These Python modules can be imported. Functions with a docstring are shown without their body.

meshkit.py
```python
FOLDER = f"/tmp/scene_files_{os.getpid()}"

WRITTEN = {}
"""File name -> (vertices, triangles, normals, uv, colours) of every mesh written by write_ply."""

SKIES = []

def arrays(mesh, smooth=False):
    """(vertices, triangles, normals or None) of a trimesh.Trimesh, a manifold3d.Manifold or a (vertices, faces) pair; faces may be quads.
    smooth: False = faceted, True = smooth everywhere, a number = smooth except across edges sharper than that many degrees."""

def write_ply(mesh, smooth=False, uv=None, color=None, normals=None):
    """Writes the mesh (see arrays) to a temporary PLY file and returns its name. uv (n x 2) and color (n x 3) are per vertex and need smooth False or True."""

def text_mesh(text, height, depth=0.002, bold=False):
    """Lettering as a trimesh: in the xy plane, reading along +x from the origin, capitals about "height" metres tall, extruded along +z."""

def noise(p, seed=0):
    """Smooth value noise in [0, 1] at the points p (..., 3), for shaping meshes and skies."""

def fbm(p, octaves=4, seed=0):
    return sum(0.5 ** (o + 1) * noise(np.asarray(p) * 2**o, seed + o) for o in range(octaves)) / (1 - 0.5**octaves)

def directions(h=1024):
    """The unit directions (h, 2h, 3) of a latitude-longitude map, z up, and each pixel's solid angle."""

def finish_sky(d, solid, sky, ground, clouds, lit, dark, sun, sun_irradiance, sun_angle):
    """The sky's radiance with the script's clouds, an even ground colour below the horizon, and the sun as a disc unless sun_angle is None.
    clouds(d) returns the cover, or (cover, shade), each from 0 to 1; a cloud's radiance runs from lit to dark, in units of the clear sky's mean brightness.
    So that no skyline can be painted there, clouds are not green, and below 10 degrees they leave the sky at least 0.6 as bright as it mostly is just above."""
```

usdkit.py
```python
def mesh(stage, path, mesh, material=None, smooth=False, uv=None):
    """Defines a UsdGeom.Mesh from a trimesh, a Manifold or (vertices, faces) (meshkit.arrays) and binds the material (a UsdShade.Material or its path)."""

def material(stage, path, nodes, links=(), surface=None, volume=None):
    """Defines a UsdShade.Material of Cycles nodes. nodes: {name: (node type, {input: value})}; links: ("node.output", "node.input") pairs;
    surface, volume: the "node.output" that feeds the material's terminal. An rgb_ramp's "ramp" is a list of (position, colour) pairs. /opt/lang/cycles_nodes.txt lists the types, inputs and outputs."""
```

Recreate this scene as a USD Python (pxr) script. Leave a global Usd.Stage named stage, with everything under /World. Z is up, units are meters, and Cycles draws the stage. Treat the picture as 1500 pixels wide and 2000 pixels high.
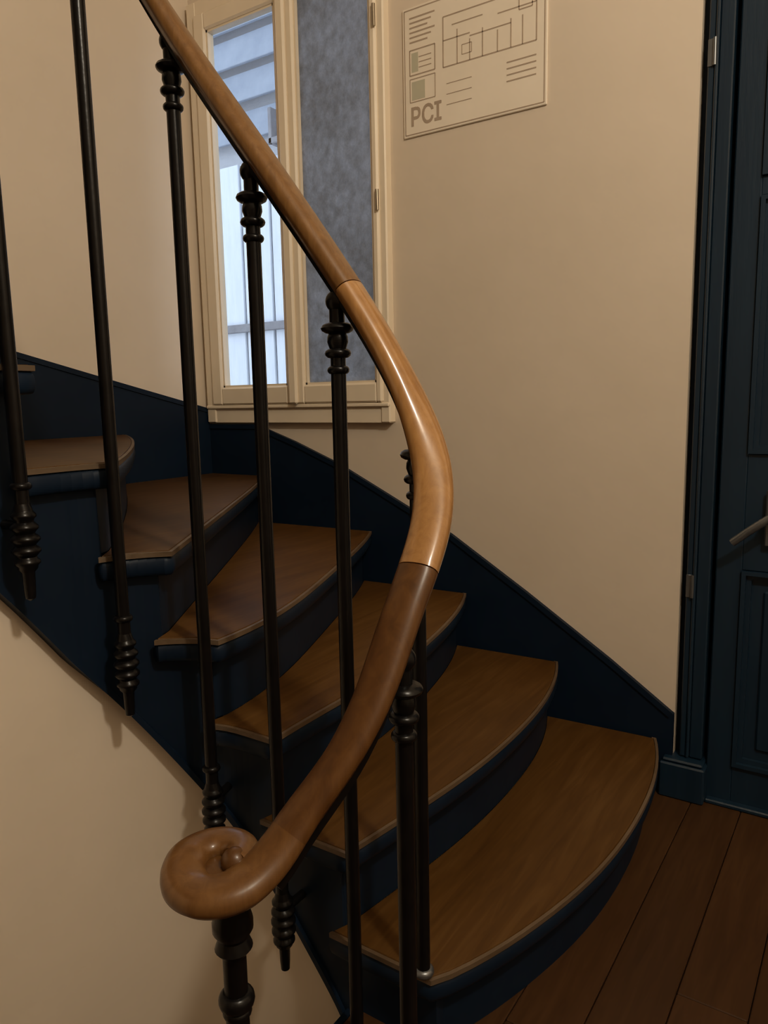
import math, random
import numpy as np, trimesh, shapely
from shapely.geometry import Polygon, box as sbox
from scipy.interpolate import CubicSpline
import usdkit, meshkit
from pxr import Usd, UsdGeom, UsdLux, UsdShade, Gf, Sdf

random.seed(4)
rng = np.random.default_rng(4)
stage = Usd.Stage.CreateInMemory()
UsdGeom.SetStageUpAxis(stage, 'Z')
UsdGeom.SetStageMetersPerUnit(stage, 1.0)
UsdGeom.Xform.Define(stage, '/World')
UsdGeom.Scope.Define(stage, '/World/Looks')

# ------------------------------------------------------------------ camera (focal length 1461 px on a 1500 x 2000 frame)
FPX, EYE = 1461.0, np.array([0.0, 0.0, 1.074])
def unit(v):
    v = np.asarray(v, float); return v / np.linalg.norm(v)
c_down = unit([195.0, 9700.0, FPX])                       # where the plumb lines meet below the frame
hor = lambda x: (-(c_down[0] * (x - 750)) - c_down[2] * FPX) / c_down[1]
xw = -unit([-1450.0 - 750.0, hor(-1450.0), FPX]); zw = -c_down; yw = np.cross(zw, xw)
ROT = np.stack([xw, yw, zw])                              # camera axes (right, down, ahead) to the world
cam = UsdGeom.Camera.Define(stage, '/World/camera')
M = np.eye(4); M[:3, 0] = ROT[:, 0]; M[:3, 1] = -ROT[:, 1]; M[:3, 2] = -ROT[:, 2]; M[:3, 3] = EYE
cam.AddTransformOp().Set(Gf.Matrix4d(*[float(a) for a in M.T.ravel()]))
cam.CreateHorizontalApertureAttr(24.0); cam.CreateVerticalApertureAttr(32.0)
cam.CreateFocalLengthAttr(24.0 * FPX / 1500.0)
cam.CreateClippingRangeAttr(Gf.Vec2f(0.02, 200.0))
EXPOSURE = 0.0
cam.CreateExposureAttr(EXPOSURE)

# ------------------------------------------------------------------ light: overcast sky over the light well, one warm lamp on the landing
dome = UsdLux.DomeLight.Define(stage, '/World/sky')
dome.CreateColorAttr(Gf.Vec3f(0.74, 0.85, 1.0)); dome.CreateIntensityAttr(0.56)
LAMP = np.array([0.74, 0.30, 2.62])
lamp = UsdLux.SphereLight.Define(stage, '/World/landing_light')
lamp.CreateRadiusAttr(0.075); lamp.CreateIntensityAttr(372.0); lamp.CreateColorAttr(Gf.Vec3f(1.0, 0.89, 0.72))
lamp.AddTranslateOp().Set(Gf.Vec3d(*LAMP))

# ------------------------------------------------------------------ helpers
taken = {}
def numbered(parent, name):
    k = taken.get((parent, name), 0); taken[(parent, name)] = k + 1
    return f'{parent}/{name}' + (f'_{k:03d}' if k else '')
def tag(p, label=None, cat=None, group=None, kind=None):
    p = p.GetPrim() if hasattr(p, 'GetPrim') else p
    for k, v in (('label', label), ('category', cat), ('group', group), ('kind', kind)):
        if v: p.SetCustomDataByKey(k, v)
    return p
def thing(name, label=None, cat=None, loc=(0, 0, 0), group=None, kind=None):
    x = UsdGeom.Xform.Define(stage, numbered('/World', name))
    x.AddTranslateOp().Set(Gf.Vec3d(*map(float, loc)))
    tag(x, label, cat, group, kind)
    x.loc = np.array(loc, float)
    LOC[str(x.GetPath())] = np.array(loc, float)
    return x
LOC = {}
def obj(name, mesh, mat, parent=None, smooth=False, label=None, cat=None, kind=None, group=None):
    """one Mesh; mesh coordinates are the world's, put relative to the thing's base"""
    pp = str(parent.GetPath()) if parent is not None else '/World'
    top = '/'.join(pp.split('/')[:3])
    mesh = mesh.copy()
    if top in LOC: mesh.apply_translation(-LOC[top])
    m = usdkit.mesh(stage, numbered(pp, name), mesh, MAT[mat], smooth=smooth)
    tag(m, label, cat, group, kind)
    return m
cat_ = lambda *ms: trimesh.util.concatenate([m for m in ms])
def bx(x0, x1, y0, y1, z0, z1):
    b = trimesh.creation.box(extents=(x1 - x0, y1 - y0, z1 - z0)); b.apply_translation(((x0 + x1) / 2, (y0 + y1) / 2, (z0 + z1) / 2)); return b
def cbx(x0, x1, y0, y1, z0, z1, c=0.004):
    """box with chamfered edges"""
    c = min(c, (x1 - x0) * .45, (y1 - y0) * .45, (z1 - z0) * .45)
    P = []
    for sx in (0, 1):
        for sy in (0, 1):
            for sz in (0, 1):
                X, Y, Z = (x0, x1)[sx], (y0, y1)[sy], (z0, z1)[sz]
                dx, dy, dz = (c, -c)[sx], (c, -c)[sy], (c, -c)[sz]
                P += [(X + dx, Y + dy, Z), (X + dx, Y, Z + dz), (X, Y + dy, Z + dz)]
    return trimesh.convex.convex_hull(np.array(P))
def prism(poly, z0, z1):
    m = trimesh.creation.extrude_polygon(poly, z1 - z0, engine='earcut'); m.apply_translation((0, 0, z0)); return m
def prism_xz(poly, y0, y1):
    m = trimesh.creation.extrude_polygon(poly, y1 - y0, engine='earcut')
    v = m.vertices.copy(); m.vertices = np.stack([v[:, 0], y0 + v[:, 2], v[:, 1]], 1); m.invert(); return m
def prism_yz(poly, x0, x1):
    m = trimesh.creation.extrude_polygon(poly, x1 - x0, engine='earcut')
    v = m.vertices.copy(); m.vertices = np.stack([x0 + v[:, 2], v[:, 0], v[:, 1]], 1); return m
def lathe(profile, at, sections=20):
    """profile [(radius, z)] from the bottom up"""
    pr = np.array(profile, float)
    if pr[0, 0] > 0: pr = np.vstack([[0, pr[0, 1]], pr])
    if pr[-1, 0] > 0: pr = np.vstack([pr, [0, pr[-1, 1]]])
    m = trimesh.creation.revolve(pr, sections=sections); m.apply_translation((at[0], at[1], 0)); return m
def ring(at, z, r, h, r0):
    """a turned bead on a bar of radius r0"""
    a = np.linspace(-np.pi / 2, np.pi / 2, 7)
    return lathe([(r0, z - h / 2)] + [(r0 + (r - r0) * math.cos(t), z + h / 2 * math.sin(t)) for t in a[1:-1]] + [(r0, z + h / 2)], at, 18)
def ball(c, r):
    m = trimesh.creation.icosphere(2, r); m.apply_translation(c); return m
def rod(a, b, r, n=12):
    return trimesh.creation.cylinder(radius=r, segment=np.array([a, b], float), sections=n)
def ribbon(pts, zlo, zhi, nrm, th):
    """a standing board: plan polyline pts, bottom and top heights per point, thickness th along the plan normals nrm"""
    p = np.asarray(pts, float); n = np.asarray(nrm, float); k = len(p)
    zl, zh = np.broadcast_to(zlo, k), np.broadcast_to(zhi, k)
    q = p + n * th
    V = np.vstack([np.c_[p, zl], np.c_[p, zh], np.c_[q, zl], np.c_[q, zh]])
    F = []
    def quad(a, b, c, d): F.extend([(a, b, c), (a, c, d)])
    for i in range(k - 1):
        j = i + 1
        quad(i, j, k + j, k + i)
        quad(2 * k + j, 2 * k + i, 3 * k + i, 3 * k + j)
        quad(k + i, k + j, 3 * k + j, 3 * k + i)
        quad(j, i, 2 * k + i, 2 * k + j)
    quad(0, k, 3 * k, 2 * k); quad(k - 1, 2 * k + k - 1, 3 * k + k - 1, k + k - 1)
    m = trimesh.Trimesh(V, F, process=False); m.fix_normals(); return m
def sweep(P, section, scale=None, caps=True):
    """section (u sideways, v up) swept along the points P with its up as near the world's as the path lets it"""
    P = np.asarray(P, float); sec = np.asarray(section, float); n, k = len(P), len(sec)
    T = np.gradient(P, axis=0); T /= np.linalg.norm(T, axis=1, keepdims=True)
    S = np.cross(T, [0, 0, 1.0]); S /= np.linalg.norm(S, axis=1, keepdims=True)
    U = np.cross(S, T)
    sc = np.ones(n) if scale is None else np.asarray(scale)
    V = P[:, None] + sc[:, None, None] * (sec[None, :, :1] * S[:, None] + sec[None, :, 1:] * U[:, None])
    V = V.reshape(-1, 3); F = []
    for i in range(n - 1):
        for j in range(k):
            a, b = i * k + j, i * k + (j + 1) % k
            F += [(a, b, b + k), (a, b + k, a + k)]
    if caps:
        V = np.vstack([V, P[:1], P[-1:]])
        for j in range(k):
            F += [(n * k, (j + 1) % k, j), (n * k + 1, (n - 1) * k + j, (n - 1) * k + (j + 1) % k)]
    m = trimesh.Trimesh(V, F, process=False); m.fix_normals(); return m

# ------------------------------------------------------------------ materials
MAT = {}
def mat(name, nodes, links, surface='p.BSDF'):
    MAT[name] = usdkit.material(stage, '/World/Looks/' + name, nodes, links, surface=surface); return MAT[name]
def mottled(name, a, b, scale, rough, bump=0.0, stretch=(1, 1, 1), bscale=None, bdist=0.002, detail=5, **kw):
    nodes = {'c': ('texture_coordinate', {}), 'm': ('mapping', {'scale': stretch}),
             'n': ('noise_texture', {'scale': scale, 'detail': detail, 'roughness': .6}),
             'r': ('rgb_ramp', {'ramp': [(.3, a), (.7, b)]}), 'p': ('principled_bsdf', {'roughness': rough, **kw})}
    links = [('c.object', 'm.vector'), ('m.vector', 'n.vector'), ('n.fac', 'r.fac'), ('r.color', 'p.base_color')]
    if bump:
        nodes['k'] = ('noise_texture', {'scale': bscale or scale * 4, 'detail': 4}); nodes['b'] = ('bump', {'strength': bump, 'distance': bdist})
        links += [('m.vector', 'k.vector'), ('k.fac', 'b.height'), ('b.normal', 'p.normal')]
    return mat(name, nodes, links)
mottled('plaster', (.71, .61, .49), (.76, .655, .535), 2.2, .62, bump=.25, bscale=14, bdist=.004)
mottled('ochre_plaster', (.24, .18, .12), (.30, .23, .16), 2, .7)
mottled('casement_paint', (.82, .71, .55), (.87, .76, .60), 5, .42, bump=.15, bscale=30)
mottled('navy_paint', (.0035, .010, .023), (.006, .015, .032), 6, .46, bump=.2, bscale=35, ior=1.28)
mottled('door_paint', (.005, .018, .036), (.009, .026, .048), 3, .36, bump=.25, bscale=20, stretch=(6, 6, .6))
mottled('cast_iron', (.0030, .0028, .0030), (.0060, .0050, .0050), 30, .28, bump=.3, bscale=90, bdist=.001, ior=1.33)
mottled('sheet_paper', (.86, .77, .64), (.90, .81, .68), 8, .5)
mottled('plan_ink', (.40, .31, .23), (.46, .36, .27), 20, .7)
mottled('plan_green', (.52, .50, .38), (.56, .53, .40), 20, .7)
mottled('brass', (.30, .26, .20), (.36, .31, .24), 20, .3, metallic=.9)
mottled('steel_handle', (.16, .17, .18), (.22, .23, .24), 20, .35, metallic=.8)
mottled('ceiling_paint', (.66, .58, .47), (.70, .62, .50), 2, .7)
def wood(name, dark, mid, light, rough, axis, scale=9.0, bump=.15, coat=0.0, ior=1.45):
    st = [11.0, 11.0, 11.0]; st[axis] = .9
    mat(name, {'c': ('texture_coordinate', {}), 'm': ('mapping', {'scale': st}), 'o': ('object_info', {}),
               'n': ('noise_texture', {'scale': scale * .55, 'detail': 6, 'roughness': .65, 'distortion': .6}),
               'g': ('noise_texture', {'scale': 1.7, 'detail': 2}),
               'x': ('mix_color', {'fac': .35}),
               'r': ('rgb_ramp', {'ramp': [(.28, dark), (.5, mid), (.75, light)]}),
               'h': ('hsv', {}), 'v': ('map_range', {'from_min': 0, 'from_max': 1, 'to_min': .82, 'to_max': 1.18}),
               'b': ('bump', {'strength': bump, 'distance': .002}),
               'p': ('principled_bsdf', {'roughness': rough, 'coat_weight': coat, 'coat_roughness': .07, 'ior': ior})},
        [('c.object', 'm.vector'), ('m.vector', 'n.vector'), ('c.object', 'g.vector'), ('n.color', 'x.a'), ('g.color', 'x.b'), ('x.result', 'r.fac'),
         ('r.color', 'h.color'), ('o.random', 'v.value'), ('v.result', 'h.value'), ('h.color', 'p.base_color'), ('n.fac', 'b.height'), ('b.normal', 'p.normal')])
wood('tread_oak', (.034, .013, .0025), (.084, .037, .0075), (.150, .076, .022), .45, 1, scale=7, ior=1.30)
wood('worn_edge', (.06, .036, .018), (.12, .078, .045), (.22, .16, .105), .42, 1, scale=4)
wood('floor_oak', (.030, .013, .005), (.050, .022, .008), (.080, .038, .014), .45, 1, ior=1.30)
wood('rail_upper_wood', (.085, .034, .008), (.19, .088, .025), (.33, .17, .058), .30, 2, scale=12, coat=.3, bump=.05)  # copy of the bend wood, kept darker for the upper length
wood('rail_lit_wood', (.17, .075, .020), (.32, .158, .050), (.45, .245, .085), .26, 2, scale=11, coat=.8, bump=.05)  # bend copy, lighter so that its base colour holds the gloss
wood('scroll_wood', (.06, .024, .007), (.125, .055, .016), (.21, .105, .034), .30, 2, coat=.15, bump=.05)
wood('rail_shaded_wood', (.032, .012, .003), (.080, .032, .008), (.15, .068, .018), .32, 2, coat=.10, bump=.05)  # dark lower-rail wood with part of the shade put into its colour
mat('clear_pane', {'t': ('transparent_bsdf', {'color': (.97, .985, 1)}), 'g': ('glossy_bsdf', {'roughness': .03}), 'x': ('mix_closure', {'fac': .05})},
    [('t.BSDF', 'x.closure1'), ('g.BSDF', 'x.closure2')], 'x.closure')
mat('obscure_pane', {'c': ('texture_coordinate', {}), 'm': ('mapping', {'scale': (1, 1, .8)}), 'n': ('noise_texture', {'scale': 95, 'detail': 3}), 'n2': ('noise_texture', {'scale': 38, 'detail': 4, 'roughness': .7}), 'n3': ('noise_texture', {'scale': 5, 'detail': 2}),
                     'mx': ('mix_color', {'fac': .35}), 'b': ('bump', {'strength': .8, 'distance': .004}), 'r': ('rgb_ramp', {'ramp': [(.36, (.42, .415, .41)), (.5, (.63, .63, .635)), (.66, (.88, .88, .90))]}),
                     'tl': ('translucent_bsdf', {}), 'g': ('glossy_bsdf', {'roughness': .3, 'color': (.8, .8, .8)}), 'd': ('diffuse_bsdf', {'color': (.28, .28, .28)}),
                     'x': ('mix_closure', {'fac': .22}), 'y': ('mix_closure', {'fac': .06})},
    [('c.object', 'm.vector'), ('m.vector', 'n.vector'), ('m.vector', 'n2.vector'), ('m.vector', 'n3.vector'), ('n2.color', 'mx.a'), ('n3.color', 'mx.b'), ('mx.result', 'r.fac'), ('n.fac', 'b.height'), ('b.normal', 'tl.normal'), ('b.normal', 'g.normal'), ('r.color', 'tl.color'),
     ('tl.BSDF', 'x.closure1'), ('d.BSDF', 'x.closure2'), ('x.closure', 'y.closure1'), ('g.BSDF', 'y.closure2')], 'y.closure')
mottled('white_boards', (.70, .76, .84), (.80, .85, .92), 7, .5, stretch=(4, 4, .5))
mottled('blue_slat', (.26, .31, .39), (.34, .39, .47), 7, .5)
mottled('grey_render', (.20, .20, .22), (.32, .32, .34), 5, .85, bump=.6, bscale=30, bdist=.01)
mottled('pale_render', (.62, .64, .68), (.74, .76, .80), 3, .85, bump=.4, bscale=30, bdist=.01)
mottled('concrete', (.30, .30, .30), (.38, .38, .38), 4, .9)

# ================================================================== the room
YW, XL = 2.015, -2.145                                     # faces of the back wall and of the left wall
WIN = (-2.125, -1.305, 1.0, 2.44)                          # window opening in the back wall: x0 x1 z0 z1
DOOR = (-0.425, 0.58, 0.0, 2.36)
CEIL = 3.35
# back wall with its two openings
outer = Polygon([(XL - .01, -2.7), (1.9, -2.7), (1.9, CEIL), (XL - .01, CEIL)])
wall = outer.difference(sbox(WIN[0], WIN[2], WIN[1], WIN[3])).difference(sbox(DOOR[0], 0, DOOR[1], DOOR[3]))
obj('wall_back', prism_xz(wall, YW, YW + .045), 'plaster', kind='structure', label='cream plaster wall behind the stairs with the window and the door', cat='wall')
obj('wall_left', bx(XL - .2, XL, -1.8, YW, -2.7, CEIL), 'plaster', kind='structure', label='cream plaster wall left of the window beyond the iron balusters', cat='wall')
obj('wall_right', bx(1.7, 1.9, -1.8, YW, -2.7, CEIL), 'plaster', kind='structure', label='cream plaster wall on the far side of the landing', cat='wall')
obj('wall_front', bx(XL - .2, 1.9, -2.0, -1.8, -2.7, CEIL), 'ochre_plaster', kind='structure', label='ochre wall behind the viewer', cat='wall')
obj('ceiling', bx(XL - .2, 1.9, -2.0, YW + .28, CEIL, CEIL + .1), 'ceiling_paint', kind='structure', label='cream ceiling above the landing', cat='ceiling')

# floor: a base and boards running towards the back wall
fl = thing('floor', 'dark brown board floor of the landing in front of the curved bottom step', 'floor', kind='structure')
WX, WY = -.722, .972                                      # corner of the stairwell that goes on down
floor_poly = sbox(-.722, -1.79, 1.695, YW - .001)
obj('subfloor', prism(floor_poly, -.14, -.022), 'concrete', fl)
obj('edge_board', bx(WX - .012, WX, -1.78, WY - .03, -.22, -.001), 'navy_paint', fl, label='navy board along the edge of the stairwell')
x = -.722; i = 0
while x < 1.57:
    w = .118
    y = -1.75 + .55 * ((i * 37) % 10) / 10
    cuts = [-1.78] + [v for v in (y, y + 1.3, y + 2.6) if -1.6 < v < 1.85] + [YW - .012]
    for a, b in zip(cuts[:-1], cuts[1:]):
        obj('plank', cbx(x + .0008, x + w - .0008, a + .0006, b - .0006, -.022, 0.0 - .0006 * ((i * 7 + int(a * 10)) % 3), .0018), 'floor_oak', fl)
    x += w; i += 1

obj('wall_stairwell', bx(WX + .001, WX + .06, -1.79, WY, -2.7, -.14), 'plaster', kind='structure', label='cream wall of the stairwell below the landing edge', cat='wall')
obj('floor_lower', bx(XL, 1.69, -1.79, YW, -2.75, -2.7), 'concrete', kind='structure', label='dark floor at the bottom of the stairwell', cat='floor')
# ------------------------------------------------------------------ the stairs: plan of the inner edge of the treads
AC, AR, S1 = np.array([-.95, .735]), .19, .45
def plan(s, off=0.0):
    """point and outward normal (towards the stairwell) of the inner path at arc length s, off metres outwards"""
    L = AR * math.pi / 2
    if s < S1: p, n = np.array([-.50 - s, .925]), np.array([0, -1.0])
    elif s < S1 + L:
        a = math.pi / 2 + (s - S1) / AR; r = np.array([math.cos(a), math.sin(a)]); p, n = AC + AR * r, -r
    else: p, n = np.array([-1.14, .735 - (s - S1 - L)]), np.array([1.0, 0])
    return p + n * off, n
Z1, RISE, NS = .15, .165, 13
zt = lambda k: Z1 + RISE * (k - 1)                          # top of tread k = 1 ..
s_in = [None, .05, .215, .37, .49, .57, .655, .78, .92, 1.07, 1.36, 1.66, 1.96, 2.26, 2.56]
nose_mid = {1: [(-.549, .921), (-.500, 1.02), (-.454, 1.157), (-.410, 1.368), (-.399, 1.592), (-.420, 1.826), (-.467, 2.0)],
            2: [None, (-.688, 1.10), (-.664, 1.30), (-.658, 1.49), (-.680, 1.76), (-.748, 2.0)],
            3: [None, (-.875, 1.10), (-.880, 1.32), (-.912, 1.547), (-.965, 1.78), (-1.045, 2.0)],
            4: [None, (-1.015, 1.10), (-1.09, 1.32), (-1.185, 1.548), (-1.285, 1.78), (-1.395, 2.0)],
            5: [None, (-1.20, 1.085), (-1.40, 1.37), (-1.62, 1.68), (-1.86, 2.0)],
            6: [None, (-1.26, .955), (-1.55, 1.20), (-1.85, 1.43), (-2.13, 1.62)]}
y_out = {7: 1.16, 8: .76, 9: .43, 10: .13, 11: -.17, 12: -.47, 13: -.77, 14: -1.07}
def nose(k, n=28):
    """plan curve of nose k from the inner edge to the wall"""
    p0 = plan(s_in[k])[0]
    if k in nose_mid: pts = np.array([p0] + [q for q in nose_mid[k] if q is not None and nose_mid[k][0] is None] if nose_mid[k][0] is None else nose_mid[k])
    else: pts = np.array([p0, p0 + (np.array([-2.13, y_out[k]]) - p0) * .5 + np.array([0, -.015]), (-2.13, y_out[k])])
    t = np.r_[0, np.cumsum(np.linalg.norm(np.diff(pts, axis=0), axis=1))]
    return CubicSpline(t, pts)(np.linspace(0, t[-1], n))
def set_back(c, d):
    """a curve moved d metres up the stairs"""
    t = np.gradient(c, axis=0); t /= np.linalg.norm(t, axis=1, keepdims=True)
    return c + d * np.stack([-t[:, 1], t[:, 0]], 1)
room_plan = sbox(-2.1285, -1.79, 1.7, 1.9985)
def step_polygon(k, front, back, off):
    """plan of step k between its front and its back curve, with its inner edge off metres out of the tread path"""
    s0, s1 = s_in[k], s_in[k + 1] + .05
    edge = np.array([plan(s, off)[0] for s in np.linspace(s0, s1, 10)])
    f = front.copy(); f[0] = edge[0]
    wallpts = [] if k != 5 else [(-2.1285, 1.9985)]
    b = back.copy(); b[0] = edge[-1]
    p = Polygon(list(f[::-1]) + list(edge[1:-1]) + list(b) + wallpts).buffer(0)
    return p.intersection(room_plan)
st = thing('staircase', 'winding staircase with worn brown wooden treads and navy painted risers and strings', 'staircase', loc=(-1.1, 1.4, 0))
TH = .034
def rounded_slab(poly, z0, z1, r):
    """slab with a half round edge"""
    parts, V, F = [], [], []
    a = np.linspace(-np.pi / 2, np.pi / 2, 7)
    h = (z1 - z0) / 2; zc = (z0 + z1) / 2
    base = shapely.segmentize(poly.buffer(-r).buffer(0), .02)
    if base.geom_type != 'Polygon': base = max(base.geoms, key=lambda g: g.area)
    ext = np.array(shapely.geometry.polygon.orient(base).exterior.coords)[:-1]
    t = np.roll(ext, -1, 0) - np.roll(ext, 1, 0); t /= np.linalg.norm(t, axis=1, keepdims=True) + 1e-12
    nr = np.stack([t[:, 1], -t[:, 0]], 1); k = len(ext)
    for ang in a: V.append(np.c_[ext + nr * r * math.cos(ang), np.full(k, zc + h * math.sin(ang))])
    for i in range(6):
        for j in range(k):
            p, q = i * k + j, i * k + (j + 1) % k
            F += [(p, q, q + k), (p, q + k, p + k)]
    side = trimesh.Trimesh(np.vstack(V), F, process=False)
    tv, tf = trimesh.creation.triangulate_polygon(Polygon(ext), engine='earcut')
    top = trimesh.Trimesh(np.c_[tv, np.full(len(tv), z1)], tf, process=False)
    if top.face_normals[0][2] < 0: top.invert()
    bot = trimesh.Trimesh(np.c_[tv, np.full(len(tv), z0)], tf, process=False)
    if bot.face_normals[0][2] > 0: bot.invert()
    return cat_(side, top, bot)
for k in range(1, NS + 1):
    f, b = nose(k), set_back(nose(k + 1), .038)
    poly = step_polygon(k, f, b, 0.0)
    tr = obj('tread', rounded_slab(poly.buffer(-.0075), zt(k) - .018, zt(k), .002), 'tread_oak', st, smooth=40)
    rim = poly.buffer(-.0005).difference(poly.buffer(-.0073))
    open_side = shapely.LineString(np.vstack([f[::-1][:-1], [plan(s, 0)[0] for s in np.linspace(s_in[k], s_in[k + 1] + .03, 10)]])).buffer(.012)
    rim = rim.intersection(open_side); rim = max(getattr(rim, 'geoms', [rim]), key=lambda g: g.area)
    obj('worn_edge', prism(rim, zt(k) - .010, zt(k) - .0012), 'worn_edge', tr, label='pale worn front edge of the tread')
    obj('nosing', rounded_slab(poly, zt(k) - TH - .012, zt(k) - .0102, .008), 'navy_paint', tr, smooth=55, label='dark navy painted moulding under the edge of the tread')
    rb = set_back(nose(k), .030)
    t = np.gradient(rb, axis=0); t /= np.linalg.norm(t, axis=1, keepdims=True); n = np.stack([-t[:, 1], t[:, 0]], 1)
    rb[0] = plan(s_in[k] + .03, -.03)[0]
    obj('riser', ribbon(rb[:-1], (zt(k - 1) if k > 1 else 0.0), zt(k) - TH + .002, n[:-1], .018), 'navy_paint', st, smooth=40)
# outer string: a cut board under the inner ends of the treads
low_s = [0, .215, .262, .326, .55, .70, .855, .95, 1.10, 1.363, 2.6]
low_z = [-.20, -.075, -.004, .078, .345, .565, .775, .885, 1.02, 1.20, 1.86]
from scipy.interpolate import PchipInterpolator
low = PchipInterpolator(low_s, low_z)
ss = np.unique(np.r_[np.linspace(.055, 2.5, 190), [v + .029 for v in s_in[1:-1]], [v + .031 for v in s_in[1:-1]]])
ss = ss[ss < s_in[NS + 1]]
def under(s):
    k = sum(1 for v in s_in[1:NS + 1] if s >= v + .03)
    return zt(k) - TH if k else Z1 - TH
pl = [plan(s, -.025) for s in ss]
obj('string_board', ribbon([p for p, n in pl], [float(low(s)) for s in ss], [under(s) for s in ss], [-n for p, n in pl], .035), 'navy_paint', st, label='navy painted curved outer string under the tread ends')
pb = [plan(s, -.017) for s in ss if s > .225]
sb_ = [s for s in ss if s > .225]
obj('string_bead', ribbon([p for p, n in pb], [float(low(s)) - .004 for s in sb_], [float(low(s)) + .014 for s in sb_], [-n for p, n in pb], .03), 'navy_paint', st)
# cream wall closing the space under the flight
sw = np.linspace(.222, 2.55, 150); pw = [plan(s, -.045) for s in sw]
obj('wall_under_stairs', ribbon([p for p, n in pw], -2.7, [float(low(s)) + .05 for s in sw], [-n for p, n in pw], .03), 'plaster', smooth=40, kind='structure', label='cream plaster wall curving under the outer string of the stairs', cat='wall')

# navy skirting boards that climb the walls
bb = thing('baseboard_back', 'navy skirting board climbing the back wall beside the treads', 'baseboard', kind='structure')
top_back = [(-.432, .228), (-.60, .345), (-.85, .505), (-1.1, .657), (-1.32, .763), (-1.528, .862), (-1.72, .935), (-1.894, .992), (XL + .001, .992)]
obj('board', prism_xz(Polygon([(-.4255, 0.0), (-.4255, .224)] + top_back + [(XL + .001, 0.0)]), 2.0, YW), 'navy_paint', bb)
edge_ = np.array(top_back)
obj('cap_moulding', cat_(*[sweep([(a[0], 2.003, a[1] - .006), (b[0], 2.003, b[1] - .006)], [(-.008, -.008), (.008, -.008), (.010, .002), (.004, .008), (-.008, .008)]) for a, b in zip(edge_[:-1], edge_[1:])]), 'navy_paint', bb)
bl = thing('baseboard_left', 'navy skirting board climbing the left wall behind the balusters', 'baseboard', kind='structure')
top_left = [(1.999, 1.050), (1.6, 1.146), (1.25, 1.232), (1.05, 1.285), (.76, 1.47), (.43, 1.66), (.0, 1.90), (-.47, 2.16), (-1.2, 2.55)]
obj('board', prism_yz(Polygon([(1.999, 0.0)] + top_left + [(-1.2, 0.0)]).buffer(0), XL, XL + .015), 'navy_paint', bl)
obj('cap_moulding', cat_(*[sweep([(XL + .012, a[0], a[1] - .006), (XL + .012, b[0], b[1] - .006)], [(-.008, -.008), (.008, -.008), (.010, .002), (.004, .008), (-.008, .008)]) for a, b in zip(top_left[:-1], top_left[1:])]), 'navy_paint', bl)

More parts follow.
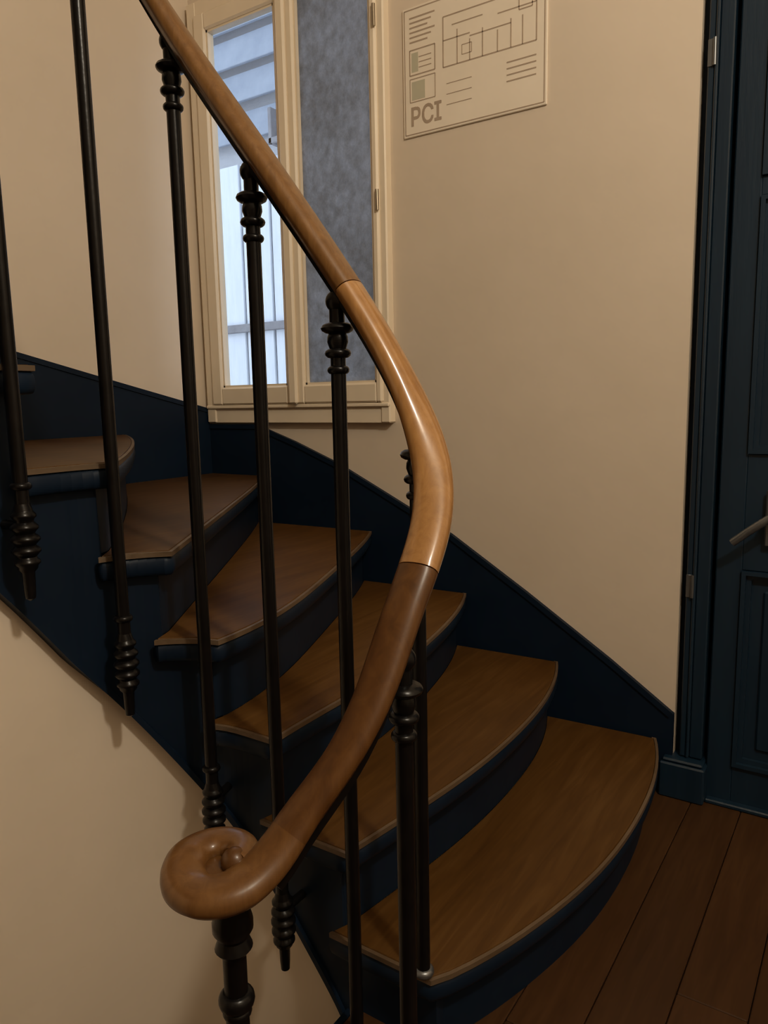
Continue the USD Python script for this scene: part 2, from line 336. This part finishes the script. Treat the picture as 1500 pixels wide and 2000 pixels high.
# ------------------------------------------------------------------ handrail
RAIL = np.array([(-1.11, .15, 2.74), (-1.11, .33, 2.52), (-1.11, .50, 2.31), (-1.11, .655, 2.105), (-1.094, .81, 1.90), (-.996, .887, 1.688), (-.837, .897, 1.474), (-.672, .900, 1.258), (-.592, .902, 1.142),
                 (-.545, .896, 1.062), (-.508, .872, .992), (-.484, .830, .928), (-.475, .779, .870), (-.475, .729, .808), (-.477, .683, .744), (-.490, .635, .680), (-.515, .583, .620)])
VC = np.array([-.5805, .5255])                             # eye of the scroll at the rail's foot
right, away = ROT[:2, 0] / np.linalg.norm(ROT[:2, 0]), ROT[:2, 2] / np.linalg.norm(ROT[:2, 2])
vol = []
for u in np.linspace(0, 1, 46):
    a = math.radians(-30 - 350 * u); r = float(np.interp(u, [0, .2, .4, .7, 1], [.047, .0445, .0395, .031, .0185]))
    vol.append(np.r_[VC + r * (right * math.cos(a) + away * math.sin(a)), .575 - .010 * math.sin(min(1, u * 2.2) * math.pi) + .006 * u])
vol = np.array(vol)
full = np.vstack([RAIL, vol[3:]])
t = np.r_[0, np.cumsum(np.linalg.norm(np.diff(full, axis=0), axis=1))]
spl = CubicSpline(t, full)
def rail_section_profile(n=28):
    pts = []
    for a in np.linspace(0, 2 * np.pi, n, endpoint=False):
        c, s = math.cos(a), math.sin(a)
        u, v = .0268 * math.copysign(abs(c) ** .9, c), .0182 * math.copysign(abs(s) ** .85, s)
        if s < -.25: u *= .88                               # a shallow cove below the grip
        pts.append((u, v - .005))
    return pts
SEC = rail_section_profile()
hr = thing('handrail', 'polished wooden handrail sweeping down the balusters to a scroll', 'handrail', loc=(-.6, .9, 0))
lower_taper = lambda q: 1 - .04 * np.clip((q - t[12]) / (t[14] - t[12]), 0, 1)
def rail_piece(name, ta, tb, material, label=None, taper=None, n=60):
    tt = np.linspace(ta, tb, n)
    return obj(name, sweep(spl(tt), SEC, None if taper is None else taper(tt)), material, hr, smooth=50, label=label)
t_joint1, t_joint2, t_vol = t[7] + .028, t[12] + .005, t[len(RAIL) - 1]
rail_piece('rail_section', t[0], t_joint1 - .0008, 'rail_upper_wood')
rail_piece('rail_section', t_joint1 + .0008, t_joint2 - .0008, 'rail_lit_wood', label='polished bend of the handrail, golden with gloss put into its colour')
rail_piece('rail_section', t_joint2 + .0008, t_vol + .02, 'rail_shaded_wood', label='reddish lower length of the handrail, darker with shade put into its colour', taper=lower_taper)
rail_piece('volute', t_vol + .02, t[-1], 'scroll_wood', label='scroll curling in on itself at the foot of the handrail', taper=lambda q: np.interp(np.linspace(0, 1, len(q)), [0, .25, 1], [.96, 1.06, .72]), n=120)
eye = trimesh.creation.icosphere(3, 1.0); eye.apply_scale((.036, .036, .014)); eye.apply_translation((VC[0], VC[1], .560))
obj('scroll_eye', cat_(eye, ball(vol[-1] + np.array([0, 0, -.004]), .0155)), 'rail_shaded_wood', hr, smooth=50, label='dark hollow eye of the scroll')
core = sweep(spl(np.linspace(t[0], t_vol + .05, 150)) - np.array([0, 0, .0285]), [(-.015, -.008), (.015, -.008), (.017, .009), (-.017, .009)])
obj('core_bar', core, 'cast_iron', hr, label='black iron bar under the wooden rail')

# ------------------------------------------------------------------ balusters
def rail_z_at(p):
    q = spl(np.linspace(t[0], t_vol + .1, 700)); return float(q[np.argmin(((q[:, :2] - np.asarray(p)) ** 2).sum(1)), 2])
def baluster(p, ztop, zbot, label, group=None, pendant=True, foot=None, name='baluster', r=.0113):
    """iron baluster: knuckle under the rail, turned capital, plain bar, turned pendant fixed to the side of the string"""
    p = np.asarray(p, float)
    b = thing(name, label, name, loc=(p[0], p[1], zbot), group=group)
    obj('knuckle', cat_(ball((p[0], p[1], ztop - .008), .0165), rod((p[0], p[1], ztop - .008), (p[0], p[1], rail_z_at(p) - .024), .008)), 'cast_iron', b, smooth=40)
    for dz, rr, h in ((.046, .0245, .016), (.082, .0195, .014), (.106, .0165, .012)):
        obj('collar', ring(p, ztop - dz, rr, h, r * .95), 'cast_iron', b, smooth=40)
    obj('urn', lathe([(r, ztop - .078), (.0155, ztop - .066), (.0150, ztop - .058), (r, ztop - .050)], p), 'cast_iron', b, smooth=40)
    zb = zbot + .10 if pendant else zbot
    obj('bar', rod((p[0], p[1], zb), (p[0], p[1], ztop - .012), r, 16), 'cast_iron', b, smooth=40)
    if pendant:
        for dz, rr in ((.182, .0165),):
            obj('collar', ring(p, zbot + dz, rr, .012, r * .95), 'cast_iron', b, smooth=40)
        prof = [(.002, zbot), (.0078, zbot + .004), (.0090, zbot + .020), (.0098, zbot + .046), (.0150, zbot + .052)]
        for q, rr in enumerate((.0195, .0215, .0220, .0210, .0190)):
            zq = zbot + .056 + q * .0185
            prof += [(rr - .004, zq), (rr, zq + .004), (rr, zq + .008), (rr - .004, zq + .012), (.0145, zq + .0145)]
        prof += [(r, zbot + .155)]
        pd = obj('pendant', lathe(prof, p), 'cast_iron', b, smooth=50)
        n = None
        for s in np.linspace(0, 2.5, 600):
            q, nn = plan(s, .03)
            d = np.linalg.norm(q - p)
            if n is None or d < n[0]: n = (d, nn)
        e = p - n[1] * .056
        obj('stud', rod((p[0], p[1], zbot + .118), (e[0], e[1], zbot + .118), .008), 'cast_iron', pd, smooth=40)
    if foot:
        obj('foot', ring(p, zbot + .008, foot, .014, r * .95), foot_mat[0], b, smooth=40, label='pale worn ring at the foot')
    return b
foot_mat = ['steel_handle']
b1, b2, b3 = plan(S1 + AR * math.pi / 2 + .092, .03)[0], (-1.0965, .8005), (-.992, .889)
G = None
baluster(b1, 2.055, .77, 'black iron baluster nearest the left edge of the picture')
baluster(b2, 1.852, .520, 'black iron baluster in front of the plain left wall, second from the picture edge')
baluster(b3, 1.652, .228, 'black iron baluster left of the window, its foot behind the rail scroll')
baluster((-.8355, .895), 1.430, .062, 'black iron baluster in front of the left clear window pane')
baluster((-.678, .895), 1.224, .001, 'black iron baluster in front of the right obscured window pane', pendant=False)
baluster((-.566, .929), 1.040, .151, 'black iron baluster standing on the front corner of the bottom tread', pendant=False, foot=.0175)
baluster((-.470, .733), .770, .001, 'black iron baluster rising from the floor under the lower bend of the handrail', pendant=False, foot=.02, r=.0115)
for y, lb in ((.50, 'black iron baluster up the flight, first beyond the picture edge'), (.35, 'black iron baluster up the flight, second beyond the picture edge')):
    baluster((-1.11, y), rail_z_at((-1.11, y)) - .05, rail_z_at((-1.11, y)) - 1.42, lb)
# newel under the scroll
np_ = np.array([-.5625, .5215])
nw = thing('newel_post', 'thick black iron newel post under the rail scroll', 'newel post', loc=(np_[0], np_[1], 0))
obj('post', rod((*np_, .004), (*np_, .535), .0132, 20), 'cast_iron', nw, smooth=40)
obj('capital', lathe([(.0132, .470), (.021, .480), (.0165, .492), (.0225, .502), (.0225, .512), (.018, .530), (.020, .546), (.021, .550)], np_, 24), 'cast_iron', nw, smooth=50)
for z, rr, h in ((.415, .0205, .020), (.400, .0165, .010), (.33, .0165, .012)):
    obj('collar', ring(np_, z, rr, h, .0128), 'cast_iron', nw, smooth=40)
obj('base', lathe([(.040, .0), (.040, .012), (.028, .022), (.032, .04), (.020, .06), (.0132, .09)], np_, 24), 'cast_iron', nw, smooth=40)

# ------------------------------------------------------------------ window
wn = thing('window_1', 'cream painted casement window with one clear and one obscured pane', 'window', kind='structure')
x0, x1, z0, z1 = WIN
fr = obj('window_frame', cat_(cbx(x0, x0 + .045, 1.985, 2.03, z0, z1), cbx(x1 - .035, x1, 1.985, 2.06, z0, z1), bx(x0 + .043, x1 - .033, 1.987, 2.06, z1 - .05, z1 - .001), bx(x0 + .043, x1 - .033, 1.990, 2.06, z0 + .001, 1.070)), 'casement_paint', wn)
obj('window_sill', cat_(cbx(x0 + .002, x1 - .001, 1.979, 2.0, 1.051, 1.0635, .003)), 'casement_paint', wn)
def leaf(xa, xb, ga, gb, za, zb, gz0, gz1, glass, label):
    s = obj('sash', cat_(cbx(xa, ga, 1.975, 2.02, za, zb, .006), cbx(gb, xb, 1.975, 2.02, za, zb, .006), cbx(ga - .004, gb + .004, 1.9758, 2.0192, za + .0005, gz0, .006), cbx(ga - .004, gb + .004, 1.9758, 2.0192, gz1, zb - .0005, .006),
                         bx(ga, ga + .007, 1.985, 2.012, gz0, gz1), bx(gb - .007, gb, 1.985, 2.012, gz0, gz1), bx(ga, gb, 1.985, 2.012, gz0, gz0 + .007), bx(ga, gb, 1.985, 2.012, gz1 - .007, gz1)), 'casement_paint', wn)
    obj('pane', bx(ga + .002, gb - .002, 1.998, 2.002, gz0 + .002, gz1 - .002), glass, s, label=label)
    return s
leaf(-2.085, -1.690, -2.032, -1.722, 1.064, 2.392, 1.128, 2.335, 'clear_pane', 'clear pane looking into the light well')
leaf(-1.682, -1.328, -1.643, -1.352, 1.064, 2.392, 1.128, 2.335, 'obscure_pane', 'grey obscured glass pane')
obj('meeting_bead', cbx(-1.704, -1.668, 1.962, 1.978, 1.064, 2.392, .006), 'casement_paint', wn)
for z in (1.25, 1.671, 2.185):
    obj('hinge', rod((-1.328, 1.970, z - .03), (-1.328, 1.970, z + .03), .0055, 10), 'brass', wn, smooth=40)
# outside the window: a light well
obj('light_well_wall', bx(-9.0, -3.05, 4.42, 4.6, -.5, 6.0), 'pale_render', kind='structure', label='pale rendered wall across the light well seen through the clear pane', cat='wall')
obj('light_well_return_wall', bx(-3.05, 1.9, 4.2, 4.6, -.5, 6.0), 'grey_render', kind='structure', label='grey rendered wall across the light well behind the obscured pane', cat='wall')
obj('light_well_ground', bx(-9.0, 1.9, YW + .28, 4.6, -.6, -.5), 'concrete', kind='structure', label='concrete ground of the light well', cat='ground')
sc = thing('board_screen', 'tall white vertical board screen across the light well seen through the clear pane', 'screen', loc=(-4.0, 4.3, -.5))
xx = -5.2; i = 0
while xx < -3.35:
    w = (.16, .11, .20, .13)[i % 4]
    obj('board', cbx(xx, xx + w - .012, 4.30 + .012 * (i % 2), 4.33 + .012 * (i % 2), -.5, 2.82, .004), 'white_boards', sc); xx += w; i += 1
obj('rail', cbx(-5.2, -3.35, 4.26, 4.30, 1.60, 1.66), 'grey_render', sc, label='grey cross rail of the screen')
lv = thing('louvre_shutter', 'white slatted louvre high across the light well in the clear pane', 'louvre', loc=(-4.0, 4.3, 2.95))
for j, z in enumerate((2.97, 3.24, 3.49, 3.74, 3.99)):
    s = cbx(-5.2, -3.35, -.012, .012, 0, .215, .004)
    s.apply_transform(trimesh.transformations.rotation_matrix(math.radians(-12), (1, 0, 0))); s.apply_translation((0, 4.30, z))
    obj('slat', s, 'blue_slat', lv)
for xq in (-5.22, -3.37):
    obj('post', cbx(xq, xq + .04, 4.34, 4.40, 2.84, 4.25), 'grey_render', lv)
br = thing('wall_bracket', 'small grey metal bracket between louvre and board screen across the light well', 'bracket', loc=(-3.75, 4.25, 2.9))
obj('plate', cbx(-3.86, -3.56, 4.20, 4.22, 2.86, 2.90), 'grey_render', br); obj('arm', cbx(-3.74, -3.71, 4.20, 4.30, 2.86, 3.10), 'grey_render', br)

# ------------------------------------------------------------------ door
dr = thing('door_1', 'dark blue panelled door in a moulded blue casing', 'door', kind='structure')
obj('casing', cat_(cbx(-.408, -.392, 2.006, YW + .07, .11, 2.36, .003), cbx(-.392, -.384, 2.000, YW + .07, .11, 2.36, .003), cbx(-.384, -.352, 2.008, YW + .07, .11, 2.36, .003), cbx(-.4079, .5795, 2.0072, YW + .069, 2.30, 2.3595), cbx(.52, .58, 2.006, YW + .07, .0, 2.36)), 'door_paint', dr)
obj('plinth_block', cat_(cbx(-.452, -.338, 1.972, YW + .05, 0, .098, .004), cbx(-.446, -.344, 1.978, YW + .05, .098, .108, .004)), 'door_paint', dr)
obj('rebate', bx(-.425, -.408, YW + .03, YW + .07, 0, 2.36), 'navy_paint', dr, label='dark gap between the plaster and the casing')
obj('door_back', bx(-.43, .60, YW + .07, YW + .09, 0, 2.38), 'navy_paint', dr)
X0, X1, YD = -.341, .515, 2.016
lf = obj('door_leaf', bx(X0, X1, YD + .016, YD + .045, .006, 2.295), 'door_paint', dr)
stile = cat_(cbx(X0, X0 + .062, YD, YD + .02, .006, 2.295, .003), cbx(X1 - .062, X1, YD, YD + .02, .006, 2.295, .003), cbx(.056, .118, YD + .0024, YD + .0195, .010, 2.29, .003))
obj('stile', stile, 'door_paint', lf)
for za, zb in ((.006, .112), (.632, .925), (1.525, 1.570), (2.2, 2.295)):
    obj('cross_rail', cbx(X0 + .06, X1 - .06, YD + .0012, YD + .02, za, zb, .003), 'door_paint', lf)
for za, zb in ((.112, .632), (.925, 1.525), (1.57, 2.2)):
    for xa, xb in ((X0 + .062, .056), (.118, X1 - .062)):
        o, i_ = sbox(xa, za, xb, zb), sbox(xa + .022, za + .022, xb - .022, zb - .022)
        obj('panel_moulding', cat_(prism_xz(o.difference(sbox(xa + .01, za + .01, xb - .01, zb - .01)), YD - .008, YD + .018), prism_xz(sbox(xa + .01, za + .01, xb - .01, zb - .01).difference(i_), YD + .004, YD + .018)), 'door_paint', lf)
        obj('panel', cbx(xa + .05, xb - .05, YD + .008, YD + .018, za + .05, zb - .05, .006), 'door_paint', lf)
oval = [(.0085 * math.cos(a), .010 * math.sin(a)) for a in np.linspace(0, 2 * math.pi, 12, endpoint=False)]
hd = obj('handle', cat_(cbx(-.232, -.196, 1.998, 2.006, .70, .84, .004), rod((-.214, 2.0, .782), (-.214, 1.955, .782), .009), sweep([(-.206, 1.955, .786), (-.235, 1.950, .764), (-.262, 1.950, .742), (-.296, 1.957, .712)], oval)), 'steel_handle', lf, smooth=40, label='grey metal lever handle')
for zz in (.58, 1.86):
    obj('hinge', cat_(rod((-.392, 2.001, zz - .03), (-.392, 2.001, zz + .03), .0045, 10), cbx(-.408, -.394, 2.003, 2.008, zz - .03, zz + .03, .001)), 'steel_handle', dr, smooth=40)
obj('step_strip', cbx(-.338, .52, 1.995, 2.05, 0, .012, .003), 'door_paint', dr)

# ------------------------------------------------------------------ plan sheet on the wall
PX0, PX1, PZ0, PZ1, PY = -1.253, -.807, 1.838, 2.190, YW
po = thing('wall_plan', 'cream framed building plan sheet on the wall between window and door', 'plan sheet', loc=(PX0, PY, PZ0))
obj('sheet', cbx(PX0, PX1, PY - .006, PY, PZ0, PZ1, .0015), 'sheet_paper', po)
YF = PY - .0066
def line(xa, za, xb, zb, w=.0022):
    d = np.array([xb - xa, zb - za]); L = np.hypot(*d); nn = np.array([-d[1], d[0]]) / max(L, 1e-9) * w / 2
    return prism_xz(Polygon([(xa + nn[0], za + nn[1]), (xb + nn[0], zb + nn[1]), (xb - nn[0], zb - nn[1]), (xa - nn[0], za - nn[1])]), YF, YF + .0008)
def rect(xa, za, xb, zb, w=.0022): return [line(xa, za, xb, za, w), line(xb, za, xb, zb, w), line(xb, zb, xa, zb, w), line(xa, zb, xa, za, w)]
L = rect(PX0 + .007, PZ0 + .007, PX1 - .007, PZ1 - .007, .003)
lx0, lx1 = PX0 + .024, PX0 + .108
for j in range(6):
    zz = PZ1 - .030 - .013 * j; L.append(line(lx0, zz, lx1 - .012 * (j % 3), zz, .0042))
L += rect(lx0, PZ0 + .168, lx1, PZ0 + .236, .0034) + rect(lx0, PZ0 + .095, lx1, PZ0 + .158, .0026)
for j in range(3): L.append(line(lx0 + .03, PZ0 + .186 + .014 * j, lx1 - .012, PZ0 + .186 + .014 * j, .0024))
# rooms of the plan
a0, a1 = PX0 + .135, PX1 - .030
L += rect(a0, PZ0 + .165, a1, PZ1 - .055, .0034)
for u in (.16, .30, .44, .60, .74, .86):
    L.append(line(a0 + (a1 - a0) * u, PZ0 + .165, a0 + (a1 - a0) * u, PZ0 + .165 + .055 + .035 * ((u * 50) % 3) / 2, .003))
for u, v, q in ((0, .3, .070), (.3, .74, .062), (.6, 1.0, .095), (.1, .44, .105)):
    L.append(line(a0 + (a1 - a0) * u, PZ0 + .165 + q, a0 + (a1 - a0) * v, PZ0 + .165 + q, .003))
L += rect(a0 + .06, PZ0 + .185, a0 + .09, PZ0 + .21, .002) + rect(a1 - .05, PZ1 - .10, a1 - .012, PZ1 - .065, .003)
for j in range(4): L.append(line(a1 - .085, PZ0 + .130 - .016 * j, a1, PZ0 + .130 - .016 * j, .0034))
for j in range(3): L.append(line(a0 + .01, PZ0 + .120 - .028 * j, a0 + .09, PZ0 + .120 - .028 * j, .002))
obj('plan_drawing', cat_(*L), 'plan_ink', po)
obj('legend_patch', cat_(bx(lx0 + .006, lx0 + .028, YF + .0002, YF + .0008, PZ0 + .176, PZ0 + .228), bx(lx0 + .006, lx0 + .05, YF + .0002, YF + .0008, PZ0 + .10, PZ0 + .15)), 'plan_green', po)
tx = meshkit.text_mesh('PCI', .050, .0008, bold=True)
v = tx.vertices.copy(); tx.vertices = np.stack([PX0 + .022 + v[:, 0] * .86, YF + .0008 - v[:, 2], PZ0 + .030 + v[:, 1]], 1)
tx.fix_normals(); obj('lettering', tx, 'plan_ink', po, label='letters PCI')

# ------------------------------------------------------------------ the landing lamp's fitting (above the frame)
lp = thing('ceiling_lamp', 'bare globe lamp hanging over the landing', 'lamp', loc=tuple(LAMP))
obj('flex', rod(LAMP + [0, 0, .13], (LAMP[0], LAMP[1], CEIL), .004), 'cast_iron', lp)
obj('lamp_holder', lathe([(.012, LAMP[2] + .085), (.022, LAMP[2] + .09), (.022, LAMP[2] + .12), (.010, LAMP[2] + .135)], LAMP[:2]), 'cast_iron', lp)
